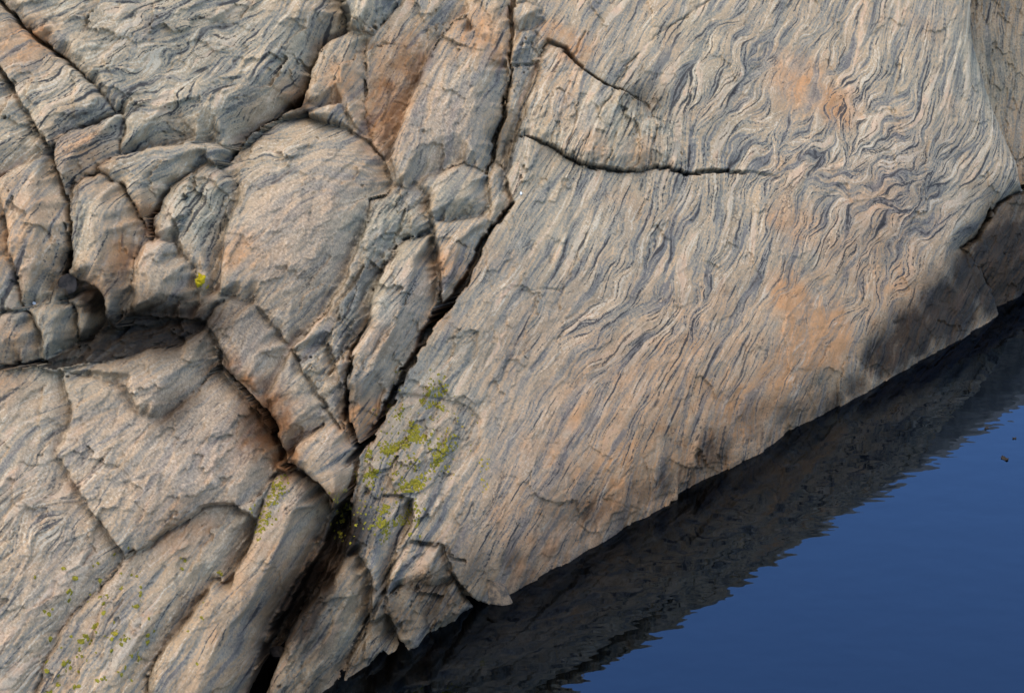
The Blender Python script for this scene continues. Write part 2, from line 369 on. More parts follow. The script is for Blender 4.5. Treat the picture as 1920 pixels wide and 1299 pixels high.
ANG = 0.5 * np.arctan2(up8(th[1]), up8(th[0])).astype(np.float32)

def blobs(lst, soft=1.0):
    """sum of soft patches; lst of (px, py, radius, weight[, stretch, angle])"""
    out = np.zeros((NY, NX), np.float32)
    P = trace([(q[0], q[1]) for q in lst])
    for (cx, cy), q in zip(P, lst):
        r, wt = q[2], q[3]
        st = q[4] if len(q) > 4 else 1.0; an = math.radians(q[5]) if len(q) > 5 else 0
        R_ = r * max(st, 1) * 2.2
        sw = window(cx - R_, cx + R_, cy - R_, cy + R_, 0)
        dx = XW[sw] - cx; dy = YW[sw] - cy
        u = (dx * math.cos(an) + dy * math.sin(an)) / (r * st); v = (-dx * math.sin(an) + dy * math.cos(an)) / r
        out[sw] = np.maximum(out[sw], wt * np.exp(-(u * u + v * v) ** 1.3))
    return out

fold = 0.22 + blobs([(1550, 250, 220, .9), (1700, 350, 150, 1), (1400, 150, 160, .6), (1650, 500, 150, .7), (1250, 520, 140, .5), (300, 120, 160, .9), (1500, 600, 120, .5), (400, 250, 130, .6), (1120, 620, 90, .5), (120, 950, 120, .5)])
ANG = ANG + fold * (0.95 * perlin(X / 75, Y / 75, 5) + 1.15 * perlin(X / 34, Y / 34, 8) + 0.28 * perlin(X / 170, Y / 170, 6)) + (.16 + .3 * fold) * perlin(X / 15, Y / 15, 9) 
DX = np.cos(ANG).astype(np.float32).ravel(); DY = np.sin(ANG).astype(np.float32).ravel()

def streak(srcs, lens, step=1.0):
    """line integral convolution: smears noise along the grain"""
    n = NX * NY
    acc = [np.zeros(n, np.float32) for _ in srcs]; tot = [0.0] * len(srcs)
    jj, ii = np.meshgrid(np.arange(NY, dtype=np.float32), np.arange(NX, dtype=np.float32), indexing='ij')
    flat = [s.ravel().astype(np.float32) for s in srcs]
    for sg in (1.0, -1.0):
        x = ii.ravel().copy(); y = jj.ravel().copy()
        pdx = DX * sg; pdy = DY * sg
        for k in range(max(lens)):
            xi = np.clip(x + .5, 0, NX - 1).astype(np.int32); yi = np.clip(y + .5, 0, NY - 1).astype(np.int32)
            id_ = yi * NX + xi
            for q in range(len(srcs)):
                if k < lens[q]:
                    wgt = 0.5 + 0.5 * math.cos(math.pi * k / lens[q])
                    acc[q] += wgt * flat[q][id_]; tot[q] += wgt
            ddx = DX[id_]; ddy = DY[id_]
            fl = np.where(ddx * pdx + ddy * pdy < 0, -step, step).astype(np.float32)
            pdx = ddx * fl; pdy = ddy * fl
            x += pdx; y += pdy
    res = []
    for a in acc:
        a = (a - a.mean()) / (a.std() + 1e-9)
        res.append(a.reshape(NY, NX))
    return res

n_f = perlin(X / 5.2, Y / 5.2, 31) + .6 * rng.normal(size=X.shape).astype(np.float32)
n_m = perlin(X / 10, Y / 10, 41) + .5 * perlin(X / 6.5, Y / 6.5, 44)
n_c = perlin(X / 28, Y / 28, 51)
n_v = perlin(X / 21, Y / 21, 47) + .35 * perlin(X / 9, Y / 9, 48)
LF, LM, LC, LV = streak([n_f, n_m, n_c, n_v], [22, 38, 46, 46], 1.2)
bold = sstep(-.3, .4, fbm(X, Y, 120, 3, .5, 57))                # some zones carry bold bands, others only fine lines
LM = LM * (.45 + .75 * bold); LF = LF * (1.15 - .35 * bold); LC = LC * (.6 + .6 * bold)
vm = sstep(-.15, .3, fbm(X, Y, 70, 4, .6, 58))
VEIN = (1 - sstep(.04, .15, np.abs(LV + .12 * LF))) * vm
VPALE = (1 - sstep(.05, .2, np.abs(LV - 1.0 + .1 * LF))) * sstep(-.1, .3, fbm(X, Y, 90, 4, .6, 60))
ampl = .70 + blobs([(1650, 350, 300, .5), (1350, 250, 200, .4), (1300, 700, 250, .35), (250, 120, 260, .3), (1200, 480, 160, .3), (60, 950, 120, .3), (380, 400, 60, .3)]) \
     - .55 * blobs([(560, 450, 150, .5), (350, 800, 220, .5), (440, 650, 100, .45), (990, 380, 110, .25), (830, 220, 90, .4), (560, 780, 90, .4), (850, 720, 150, .3), (740, 640, 90, .3), (1000, 560, 90, .2), (560, 1000, 110, .35), (1500, 160, 80, .6), (1490, 620, 90, .55), (310, 520, 60, .3), (860, 370, 70, .45), (350, 1080, 120, .25), (640, 860, 60, .3), (900, 60, 70, .45), (1100, 210, 50, .3)])
ampl = np.clip(ampl * (1 + .55 * fbm(X, Y, 110, 3, .5, 59)), .12, 1.25)
LM = LM * ampl; LF = LF * ampl; LC = LC * (.3 + .7 * ampl)

# ------------------------------------------------------------------ tone maps of the stone, some shade painted in
granite = blobs([(560, 450, 130, 1), (620, 380, 100, .8), (470, 640, 90, .9), (360, 830, 170, .9), (430, 900, 110, .8), (150, 880, 150, .6), (830, 230, 75, .8, 1.8, 70), (1480, 150, 60, .7),
                 (100, 760, 110, .5), (560, 780, 70, .6), (320, 520, 70, .5), (1480, 640, 90, .6, 1.6, 50), (1400, 790, 80, .5), (560, 1000, 90, .4), (120, 1100, 120, .6), (1470, 420, 40, .4)])
orange = blobs([(1480, 560, 52, .9, 1.3, 100), (1545, 625, 75, 1.2), (1500, 650, 60, 1.1), (1470, 690, 60, .8, 1.5, 45), (1400, 770, 80, .65, 1.5, 30), (1330, 860, 60, .5), (165, 285, 45, .5), (235, 460, 45, .4, 1.8, 90), (55, 85, 50, .6), (40, 450, 60, .35, 1.6, 90),
                (680, 790, 34, 1, 1.3, 60), (1500, 160, 75, .6), (1570, 200, 50, .75), (1080, 90, 40, .7), (1040, 60, 30, .7), (900, 60, 60, .5), (730, 220, 50, .45, 1.8, 75), (740, 110, 60, .35), (1150, 880, 60, .6, 2.2, 60), (1080, 760, 40, .5, 2, 65),
                (640, 150, 40, .55, 1.6, 80), (1260, 690, 90, .45, 2, 60), (1500, 430, 60, .4), (1460, 410, 30, .6), (450, 470, 36, .45), (330, 990, 50, .4), (500, 1100, 80, .35, 2, 60), (560, 180, 40, .4), (20, 660, 30, .5, 2, 85), (1650, 400, 90, .35), (960, 960, 50, .4, 1.5, 60),
                (850, 500, 36, .45), (830, 600, 30, .3), (1110, 270, 30, .4), (1200, 290, 40, .35), (1000, 1040, 50, .45, 1.6, 45), (790, 1090, 26, .5), (1250, 820, 260, .42, 1.5, 30), (1650, 520, 160, .35)])
rust = blobs([(505, 790, 44, 1.2, 1.6, 110), (530, 850, 30, 1.1, 1.4, 110), (480, 830, 36, .7), (470, 730, 30, .8, 1.4, 130), (440, 690, 22, .6, 1.4, 120), (760, 130, 40, .6, 2, 75), (715, 190, 40, .7, 2.2, 75), (935, 110, 26, .55), (278, 415, 18, .7, 1.8, 95), (590, 1070, 30, .7, 1.6, 60), (640, 930, 20, .6), (230, 480, 22, .5, 2, 85), (175, 545, 26, .5)])
olive = blobs([(1180, 240, 110, .8), (640, 130, 60, .8), (380, 390, 70, .9), (720, 430, 80, .9), (200, 430, 60, .7), (1880, 120, 160, .9), (300, 180, 260, .45), (860, 370, 50, .6), (680, 30, 50, .8), (60, 640, 100, .7), (120, 200, 160, .4), (570, 120, 90, .5), (690, 560, 60, .8), (1000, 300, 90, .35), (1060, 450, 120, .3), (300, 500, 50, .4), (820, 800, 100, .35), (400, 1050, 60, .45), (1290, 130, 130, .35)])
purple = blobs([(745, 600, 60, .9, 1.8, 60), (700, 700, 50, .6), (1050, 700, 260, .4), (1000, 880, 160, .6), (1700, 350, 180, .5), (1600, 400, 160, .35), (1050, 1000, 110, .7), (820, 860, 90, .5), (660, 770, 30, .7), (1100, 230, 30, .9), (1060, 190, 26, .9), (560, 930, 40, .5), (640, 850, 40, .5), (870, 1030, 70, .4), (730, 980, 70, .4), (380, 990, 40, .25)])
zb = BASE[:, 2].reshape(NY, NX).astype(np.float32)
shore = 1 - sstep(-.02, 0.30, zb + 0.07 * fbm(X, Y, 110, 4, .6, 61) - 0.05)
stain_shade = np.maximum.reduce([
    .32 * (LAB == 1).astype(np.float32), .85 * (LAB == 2).astype(np.float32), .95 * (LAB == [k for k, b in enumerate(BLK) if 'recess floor' in b['label']][0]).astype(np.float32),  # rear wall and damp recess floor: shade painted in; boulder: wet
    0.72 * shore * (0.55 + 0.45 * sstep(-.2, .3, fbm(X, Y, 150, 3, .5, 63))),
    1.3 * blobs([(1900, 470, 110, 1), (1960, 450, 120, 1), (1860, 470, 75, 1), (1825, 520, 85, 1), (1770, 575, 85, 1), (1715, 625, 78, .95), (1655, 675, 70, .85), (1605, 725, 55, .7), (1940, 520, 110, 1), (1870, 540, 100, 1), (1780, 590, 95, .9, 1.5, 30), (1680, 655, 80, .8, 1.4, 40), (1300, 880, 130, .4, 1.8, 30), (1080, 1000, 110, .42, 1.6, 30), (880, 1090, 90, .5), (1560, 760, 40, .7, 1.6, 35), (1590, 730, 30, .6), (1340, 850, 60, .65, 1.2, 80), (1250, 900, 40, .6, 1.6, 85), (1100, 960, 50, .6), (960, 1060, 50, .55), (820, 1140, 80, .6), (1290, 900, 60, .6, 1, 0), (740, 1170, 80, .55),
           (640, 1010, 45, .95, 1.7, 60), (560, 1140, 60, .9, 2.0, 58), (600, 1200, 40, .6, 2, 58), (650, 960, 40, .7), (300, 610, 60, .95, 2.2, 8), (180, 640, 40, .9, 1.6, 25), (250, 640, 40, .85, 1.8, 12), (170, 570, 34, .7), (130, 535, 34, .8), (130, 640, 28, .6), (215, 560, 34, .4, 1.5, 90), (500, 800, 34, .55, 1.6, 110), (475, 790, 40, .5), (1040, 470, 0.1, 0), (400, 690, 24, .5, 1.6, 70), (330, 770, 26, .6, 1.8, 50), (660, 745, 20, .5, 2, 70), (560, 195, 26, .6), (125, 500, 18, .7, 2, 90), (700, 1240, 60, .5), (1210, 180, 40, .45, 1.4, 30), (940, 250, 30, .5, 2, 75), (1020, 880, .1, 0)])])  # shade painted into gully, recess, overhang and right-facing flank, besides damp marks
stain_shade = np.clip(stain_shade + stain_shade ** .7 * (.2 * fbm(X, Y, 60, 5, .6, 66) + .14 * np.tanh(LM) + .12 * np.tanh(LF)), 0, 1)
tw = fbm(X, Y, 160, 4, .55, 71)                  # broad patchiness
orange = np.clip(orange * (1.3 + 1.5 * fbm(X, Y, 40, 4, .6, 72)) + .22 * sstep(.05, .5, fbm(X, Y, 120, 4, .6, 73)), 0, 1)
olive = np.clip(olive * (1 + .8 * fbm(X, Y, 60, 4, .6, 74)) + .25 * sstep(.0, .5, tw), 0, 1)
purple = np.clip(purple * (1 + .8 * fbm(X, Y, 70, 4, .6, 75)) + .2 * sstep(.0, .5, -tw), 0, 1)
granite = np.clip(granite * (1 + .6 * fbm(X, Y, 60, 4, .6, 76)) + .1, 0, 1)
rust = np.clip(rust * (1 + 1.2 * fbm(X, Y, 30, 4, .6, 77)), 0, 1)

# ------------------------------------------------------------------ relief (design units, towards the viewer's side of the slope)
H = np.zeros((NY, NX), np.float32); LY = np.zeros((NY, NX), np.float32); brg = np.random.default_rng(19)
CH = np.zeros((NY, NX), np.float32); AN = np.zeros((NY, NX), np.float32)
gj = np.gradient(blur(JD, 6))
SIDE = sstep(-.25, .9, (-gj[1] * .78 + gj[0] * .62) / (np.hypot(gj[0], gj[1]) + .15))      # 1 on the flanks that face down the slope
SIDE = blur(SIDE, 5).astype(np.float32)
for k, b in enumerate(BLK):
    m = LAB == k
    if not m.any(): continue
    c = np.array([X[m].mean(), Y[m].mean()])
    side = SIDE[m] if k else np.full(int(m.sum()), .25, np.float32)
    t = np.clip(JD[m] / (b['r'] * (.5 + 1.6 * side)), 0, 1)
    prof = .2 * np.sqrt(np.maximum(1 - (1 - t) ** 2, 0)) + .8 * np.minimum(1, 1.25 * t)
    edge = 1.35 * b['e'] * (.6 + 1.7 * side) if k else b['e'] * (.35 + 1.7 * side)
    hx = np.clip(X[m] - c[0], -260, 260); hy = np.clip(Y[m] - c[1], -260, 260)
    lean = 0.0 if (k == 0 or 'ledge' in b['name'] or 'wall' in b['name']) else .07
    H[m] = 1.9 * b['h'] + hx * (b['t'][0] + lean) + hy * (b['t'][1] - lean) - edge * (1 - prof)
    if lean:                                     # broken faces: each block top is a few planes meeting in ridges
        R_ = math.sqrt(m.sum()) * STEP * .5; R_ = min(R_, 170)
        top = np.full(int(m.sum()), 1e6, np.float32); a0 = brg.uniform(0, 6.28); nf_ = int(brg.integers(3, 6))
        for i_ in range(nf_):
            an_ = a0 + 6.283 * i_ / nf_ + brg.uniform(-.5, .5); sl_ = brg.uniform(.12, .38)
            top = np.minimum(top, sl_ * (R_ * brg.uniform(.05, .42) - ((X[m] - c[0] + .5 * wx[m]) * math.cos(an_) + (Y[m] - c[1] + .5 * wy[m]) * math.sin(an_))))
        H[m] += np.maximum(top, -.5 * R_) * .75
    CH[m] = b['chip']; AN[m] = math.radians(b['ang']); LY[m] = b['lay']
    LC[m] += brg.uniform(-.5, .5); olive[m] = np.clip(olive[m] + brg.uniform(-.12, .12), 0, 1)
CH = blur(CH, 2)
def droop(k, pts, width, depth):
    P = trace(pts); best = np.full((NY, NX), 1e6, np.float32)
    for i in range(len(P) - 1):
        (x0, y0), (x1, y1) = P[i], P[i + 1]
        sw = window(min(x0, x1), max(x0, x1), min(y0, y1), max(y0, y1), width + 10)
        L2 = (x1 - x0) ** 2 + (y1 - y0) ** 2 + 1e-6
        t = np.clip(((X[sw] - x0) * (x1 - x0) + (Y[sw] - y0) * (y1 - y0)) / L2, 0, 1)
        best[sw] = np.minimum(best[sw], np.hypot(X[sw] - x0 - t * (x1 - x0), Y[sw] - y0 - t * (y1 - y0)))
    q = np.clip(1 - best / width, 0, 1)
    H[:] = H - np.where(LAB == k, depth * q * q, 0)
NAMED = {b['label']: k for k, b in enumerate(BLK)}
def lab_of(part): return [k for n_, k in NAMED.items() if part in n_][0]
droop(0, [(1826, -200), (1832, 60), (1850, 130), (1872, 200), (1890, 250), (1914, 300), (1925, 352), (1870, 385), (1842, 440), (1812, 465)], 60, 55)
droop(lab_of('large folded'), [(655, 0), (655, 55), (598, 92), (583, 130), (560, 192), (470, 243), (430, 288)], 85, 50)
droop(lab_of('tall pinkish'), [(956, 120), (941, 220), (923, 280), (912, 322)], 45, 26)
droop(lab_of('pink granular'), [(400, 690), (480, 775), (527, 850), (490, 930)], 60, 34)
droop(lab_of('long smooth pink'), [(606, 915), (616, 960), (592, 1010), (566, 1060), (500, 1180), (450, 1320)], 50, 34)
droop(lab_of('big pale granular'), [(440, 285), (520, 222), (580, 212), (650, 240), (690, 265), (737, 347)], 70, 30)
# whole-slope undulation
H += 26 * fbm(X, Y, 420, 3, .5, 81) + 9 * fbm(X, Y, 130, 3, .5, 84)
bl = [(1500, 470, 260, 22, 1.6, 30), (1350, 700, 200, 10, 1.5, 30), (1100, 500, 150, 6, 1.8, 60), (1200, 190, 60, -10), (1700, 250, 170, 14, 1.6, 60), (1300, 120, 140, 6), (1480, 600, 70, 8), (690, 640, 40, 6, 2, 60), (540, 110, 60, 16, 1.6, 70), (300, 60, 160, 10), (880, 150, 40, 6, 2, 75), (350, 850, 140, 14), (120, 900, 140, 12), (560, 420, 110, 12)]
for q in bl:
    s_ = blobs([(q[0], q[1], q[2], 1.0) + tuple(q[4:])])
    H += q[3] * s_
H = blur(H, 2)
# chips aligned with the grain, per block
CH = CH + blobs([(870, 690, 110, .6, 1.6, 60), (960, 560, 80, .4, 1.6, 60), (860, 980, 90, .5), (1080, 960, 80, .5), (1280, 900, 80, .4, 1.5, 30), (1180, 200, 80, .5), (1000, 330, 70, .4)])
ca, sa = np.cos(AN), np.sin(AN)
pu = ca * XW + sa * YW; pv = -sa * XW + ca * YW
jit = 12 * fbm(X, Y, 40, 3, .5, 91)
H += (CH ** .8) * 13 * facets(pu / 1.5 + 2 * jit, pv + 2 * jit, 75, 33, .6)
H += CH * 8.5 * facets(pu / 2.2 + jit, pv + jit, 30, 11, .55)
H += CH * 3.4 * facets(pu / 2.0 - jit, pv + .5 * jit, 13, 57, .55)
# layering: hard pale seams stand proud, dark seams weather back
lay = 0.9 * np.tanh(LF * .8) + 1.5 * np.tanh(LM * .8)
LY = blur(LY, 2)
H += (1 - .65 * granite) * .22 * LY * lay
H += 0.7 * np.tanh(LC) * (1 - .5 * granite)
dark_seam = sstep(1.05, 1.7, -LM) * (1 - .6 * granite)
H -= 1.0 * dark_seam * LY
H -= 1.9 * VEIN - .8 * VPALE
# grain of the coarse pink rock
H += (0.35 + 1.0 * granite) * (fbm(X, Y, 11, 3, .7, 95) * 1.6) + 2.0 * fbm(X, Y, 45, 3, .55, 97)

# ------------------------------------------------------------------ cracks
def carve(pts, wid, dep, wob=1.0):
    """pts traced along the crack; wid, dep: numbers or one per point"""
    P = trace(pts)
    n = len(P)
    W_ = np.full(n, wid, float) if np.isscalar(wid) else np.asarray(wid, float)
    D_ = np.full(n, dep, float) if np.isscalar(dep) else np.asarray(dep, float)
    D_ = D_ * np.where(D_ < 36, .6, 1.0)
    for i in range(n - 1):
        (x0, y0), (x1, y1) = P[i], P[i + 1]
        sw = window(min(x0, x1), max(x0, x1), min(y0, y1), max(y0, y1), 45)
        xx = X[sw] + wx[sw] * wob; yy = Y[sw] + wy[sw] * wob
        L2 = (x1 - x0) ** 2 + (y1 - y0) ** 2 + 1e-6
        t = np.clip(((xx - x0) * (x1 - x0) + (yy - y0) * (y1 - y0)) / L2, 0, 1)
        dd = np.hypot(xx - x0 - t * (x1 - x0), yy - y0 - t * (y1 - y0))
        ww = W_[i] + (W_[i + 1] - W_[i]) * t; dp = D_[i] + (D_[i + 1] - D_[i]) * t
        ww = ww * .8; cut = dp * (1 - sstep(ww * .5, ww * 1.0 + 1.8, dd))
        CUT[sw] = np.maximum(CUT[sw], cut)
CUT = np.zeros((NY, NX), np.float32)
# joints between blocks: a narrow groove everywhere
var = sstep(-.35, .35, fbm(X, Y, 90, 3, .5, 101))
CUT = np.maximum(CUT, 6 * var * (1 - sstep(0.5, 4.0, JD)))
main = [(962, -60), (960, 20), (958, 60), (960, 130), (944, 215), (926, 265), (914, 322)]
carve(main, [4, 7, 4, 4, 5, 6, 4], [40, 60, 40, 40, 50, 60, 40])
carve([(985, 195), (969, 250), (957, 300), (950, 345), (962, 378)], 2, 24)
carve([(962, 380), (935, 408), (912, 445), (880, 510), (850, 560), (822, 588), (803, 612), (785, 652), (760, 695), (736, 745), (708, 795), (672, 846), (655, 868)],
      [3, 6, 7, 8, 10, 17, 12, 9, 9, 9, 10, 12, 8], [40, 60, 80, 90, 120, 150, 120, 100, 100, 100, 110, 120, 60])
carve([(823, 520), (826, 555), (820, 585)], [3, 5, 12], [30, 50, 120])
carve([(805, 380), (812, 420), (820, 470), (823, 520)], [2, 3, 4, 4], 30)
carve([(670, 845), (668, 880), (645, 950), (618, 1010), (590, 1070), (540, 1160), (505, 1220), (475, 1300), (440, 1400)], [8, 7, 10, 16, 20, 18, 22, 24, 26], [60, 50, 60, 60, 60, 70, 80, 90, 90])
carve([(655, 800), (648, 745), (662, 660), (690, 610)], [5, 5, 3, 2], [60, 60, 40, 20])
carve([(655, 800), (668, 838)], [4, 8], [50, 90])
carve([(970, 250), (1030, 270), (1075, 299), (1110, 312), (1160, 321), (1200, 320), (1250, 315), (1300, 325), (1350, 322), (1400, 324), (1440, 328), (1480, 330)],
      [2, 3, 4, 5, 5, 3, 4, 5, 5, 3, 2, 1], [30, 40, 50, 50, 50, 30, 40, 50, 45, 30, 14, 0])
carve([(1008, 105), (1030, 75), (1060, 88), (1085, 120), (1130, 155), (1170, 172), (1205, 190)], 3, [20, 24, 36, 40, 40, 40, 20])
for c_ in ([(1010, 60), (1012, 110), (1004, 160), (985, 198)], [(1085, 120), (1064, 170), (1046, 225), (1035, 268)], [(1155, 162), (1125, 215), (1095, 265), (1078, 298)], [(1168, 172), (1160, 240), (1135, 315)],
           [(1215, 190), (1230, 240), (1215, 318)], [(1045, 165), (1075, 185), (1080, 220), (1060, 272)], [(1330, 0), (1240, 60), (1180, 120), (1150, 160)], [(1100, 60), (1075, 105)]):
    carve(c_, 1.6, 15)
carve([(-60, -70), (0, 0), (25, 30), (50, 55), (90, 85), (140, 125), (175, 160), (218, 215)], [3, 4, 5, 4, 4, 3, 2, 1], [50, 50, 50, 45, 45, 40, 20, 5])
carve([(-40, 90), (-10, 118), (20, 150), (45, 190), (70, 230), (102, 285), (118, 330), (132, 385), (132, 470), (126, 510)], [4, 4, 3.5, 3, 3, 3, 3, 4, 5, 7], [40, 40, 40, 35, 35, 35, 35, 45, 60, 70])
carve([(598, 92), (583, 130), (572, 172), (560, 193)], [4, 4, 6, 12], [40, 40, 60, 80])
carve([(560, 192), (520, 217), (470, 243), (430, 290), (412, 306)], [10, 5, 4, 7, 6], [60, 40, 40, 70, 60])
carve([(410, 306), (382, 300), (330, 335), (302, 370), (288, 402), (282, 445)], [3, 3, 4, 5, 6, 5], [25, 25, 34, 38, 44, 40])
carve([(655, 55), (683, 62), (720, 40)], 4, 34)
carve([(282, 440), (268, 457), (250, 485)], [4, 4, 3], 30)
carve([(183, 325), (160, 330), (140, 345), (134, 385)], 4, 30)
carve([(215, 338), (242, 356), (264, 402), (278, 440)], 2.5, 24)
carve([(690, 265), (716, 302), (737, 347), (745, 350)], [3, 3, 4, 4], 30)
carve([(806, 376), (804, 408), (815, 440)], 3, 26); carve([(820, 416), (860, 412), (906, 408)], 2, 16)
carve([(541, 652), (575, 702), (612, 770), (640, 800)], 3, 26)
carve([(480, 580), (520, 620), (541, 652), (600, 600), (640, 540), (662, 480), (687, 420)], [2, 2.5, 3, 2.5, 2, 2, 2], [14, 20, 26, 20, 16, 14, 14])
carve([(640, 660), (660, 600), (690, 545), (715, 500), (745, 450), (760, 400)], 2.4, 24)
carve([(608, 642), (650, 590), (680, 530), (705, 470)], 2, 18); carve([(620, 700), (648, 650), (650, 600)], 2, 18); carve([(575, 700), (600, 660), (610, 640)], 1.8, 14)
carve([(388, 612), (404, 650), (405, 690), (425, 700), (480, 760), (505, 790), (522, 830), (530, 866), (560, 884), (605, 912), (620, 935)], [4, 5, 6, 5, 7, 9, 10, 8, 6, 6, 8], [30, 35, 40, 40, 55, 60, 60, 50, 45, 45, 60])
carve([(541, 862), (562, 826), (604, 798)], 4, 30)
carve([(400, 690), (362, 742), (302, 790)], [5, 4, 2], [24, 20, 8])
carve([(100, 850), (140, 920), (200, 1000), (232, 1042), (180, 1105), (110, 1175), (80, 1230), (40, 1310)], [1.5, 2, 2, 2.5, 2.5, 2, 2, 2], [6, 10, 12, 18, 14, 12, 10, 10])
carve([(300, 790), (240, 840), (225, 870)], 1.6, 8)
carve([(232, 1042), (270, 1020), (330, 985), (385, 945)], 2, 12)
carve([(476, 978), (462, 1020), (428, 1098), (392, 1096), (350, 1160), (305, 1215), (270, 1280)], [4, 5, 5, 4, 3, 2.5, 2], [30, 34, 34, 30, 24, 20, 14])
carve([(528, 880), (512, 892), (490, 935), (478, 975)], 4, 26)
carve([(38, 575), (28, 500), (18, 440), (8, 390), (0, 340)], 2.5, 24)
carve([(78, 676), (70, 625), (56, 592), (42, 583)], 3, 26); carve([(143, 652), (136, 610), (131, 585), (116, 562)], 3, 26)
carve([(-60, 700), (0, 690), (40, 686), (78, 678)], 5, 40)
carve([(700, 930), (752, 929), (780, 927)], 2, 14); carve([(771, 936), (771, 985), (742, 1040), (712, 1122), (690, 1165), (650, 1250), (618, 1330)], [2, 3, 4, 5, 5, 4, 4], [14, 24, 30, 36, 36, 30, 30])
carve([(670, 1040), (690, 1070), (702, 1112)], 2.5, 20); carve([(742, 1104), (790, 1092), (842, 1062)], 2.2, 20)
carve([(770, 1015), (800, 1020), (835, 1030), (848, 1052), (875, 1050)], [2, 3, 3, 4, 1], 26)
carve([(843, 1062), (855, 1095), (880, 1120), (906, 1140)], [3, 6, 10, 12], [26, 40, 50, 50]); carve([(722, 1155), (755, 1212)], 3, 26)
carve([(722, 733), (790, 745), (832, 748), (866, 756), (896, 790)], 1.6, 7); carve([(866, 756), (880, 720), (905, 690)], 1.5, 8)
carve([(1925, 355), (1870, 385), (1842, 440), (1812, 465), (1790, 470)], [4, 5, 6, 4, 1], [34, 40, 40, 20, 0])
carve([(838, 640), (870, 632), (890, 640)], 1.6, 8); carve([(980, 545), (1020, 540), (1060, 541)], 1.5, 8); carve([(800, 640), (822, 660), (855, 670), (890, 690)], 1.5, 8); carve([(1000, 690), (1040, 640), (1080, 600)], 1.5, 7)
carve([(1200, 960), (1130, 930), (1210, 860), (1220, 930), (1207, 965)], 1.6, 8); carve([(1040, 970), (1050, 950), (1072, 942)], 2, 9)
carve([(610, 60), (590, 20), (590, -30)], 1.6, 10); carve([(455, 40), (480, 0), (490, -40)], 2, 14); carve([(745, 160), (790, 140), (800, 105)], 1.5, 8)
carve([(60, 1010), (0, 1050)], 1.5, 8); carve([(110, 1175), (75, 1120), (30, 1200)], 1.5, 8); carve([(230, 1299), (260, 1210), (290, 1170)], 1.6, 9); carve([(60, 160), (70, 230)], 1.5, 8); carve([(300, 870), (330, 930), (320, 985)], 1.4, 6)
CUT *= np.clip(0.8 + 0.9 * perlin(X / 38, Y / 38, 103) + sstep(30, 60, CUT), .15, 1.2)
H -= CUT
H += shore * (5 * facets(X + jit, Y - jit, 60, 71, .6) + 10 * fbm(X, Y, 90, 3, .5, 121))

# world positions: relief stands off the slope along one fixed direction
OFF = -(F[None, :]) / S
POS = (BASE + H.ravel()[:, None] * OFF).astype(np.float32)
G3 = POS.reshape(NY, NX, 3)
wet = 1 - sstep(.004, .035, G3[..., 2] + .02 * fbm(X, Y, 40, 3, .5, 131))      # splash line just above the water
stain_shade = np.maximum(stain_shade, .62 * wet)
NRM = np.cross(np.gradient(G3, axis=1), np.gradient(G3, axis=0))
NRM /= np.linalg.norm(NRM, axis=2, keepdims=True) + 1e-12

# ------------------------------------------------------------------ materials
def new_mat(name):
    m = bpy.data.materials.new(name); m.use_nodes = True
    return m, m.node_tree.nodes, m.node_tree.links
class NB:
    def __init__(s, m): s.n = m.node_tree.nodes; s.l = m.node_tree.links
    def put(s, sock, v):
        if isinstance(v, bpy.types.NodeSocket): s.l.new(v, sock)
        else: sock.default_value = v
    def math(s, op, a, b=0.0, c=0.0, clamp=False):
        x = s.n.new('ShaderNodeMath'); x.operation = op; x.use_clamp = clamp
        s.put(x.inputs[0], a); s.put(x.inputs[1], b); s.put(x.inputs[2], c); return x.outputs[0]
    def mix(s, f, a, b, mode='MIX'):
        x = s.n.new('ShaderNodeMix'); x.data_type = 'RGBA'; x.blend_type = mode
        s.put(x.inputs[0], f); s.put(x.inputs[6], a); s.put(x.inputs[7], b); return x.outputs[2]
    def rng(s, v, a, b, c=0.0, d=1.0):
        x = s.n.new('ShaderNodeMapRange'); x.interpolation_type = 'SMOOTHSTEP'
        s.put(x.inputs[0], v)
        for i, q in enumerate((a, b, c, d)): x.inputs[i + 1].default_value = q
        return x.outputs[0]
    def noise(s, vec, scale, det=3, rough=.6):
        x = s.n.new('ShaderNodeTexNoise'); s.l.new(vec, x.inputs['Vector'])
        x.inputs['Scale'].default_value = scale; x.inputs['Detail'].default_value = det; x.inputs['Roughness'].default_value = rough
        return x.outputs[0]
    def attr(s, nm):
        x = s.n.new('ShaderNodeAttribute'); x.attribute_name = nm
        y = s.n.new('ShaderNodeSeparateXYZ'); s.l.new(x.outputs['Vector'], y.inputs[0]); return y.outputs
def C(r, g, b): return (r, g, b, 1.0)

rock, n, l = new_mat('gneiss')
nb = NB(rock); bs = n['Principled BSDF']
tc = n.new('ShaderNodeTexCoord').outputs['Object']
lf, lm, lc = nb.attr('strata')
gr, og, ol = nb.attr('tone')
st, ru, pu_ = nb.attr('wear_shade')
vn, vp, _v = nb.attr('vein')
speck = nb.noise(tc, 250, 2, .7)
speck2 = nb.noise(tc, 110, 3, .7)
patch = nb.noise(tc, 9, 5, .6)
PALE, TAN, GREY, BLUE, DARK = C(.47, .395, .295), C(.35, .257, .168), C(.225, .20, .158), C(.128, .122, .114), C(.03, .027, .027)
v1 = nb.math('ADD', nb.math('MULTIPLY', lm, .55), nb.math('MULTIPLY', lf, .62))
v1 = nb.math('ADD', v1, nb.math('MULTIPLY', lc, .60))
v1 = nb.math('ADD', v1, nb.math('MULTIPLY', nb.math('SUBTRACT', speck2, .5), 2.4))
v1 = nb.math('ADD', v1, .06)
c1 = nb.mix(nb.rng(v1, -1.2, -.4), BLUE, GREY)
c1 = nb.mix(nb.rng(v1, -.25, .30), c1, TAN)
c1 = nb.mix(nb.rng(v1, .6, 1.5), c1, PALE)
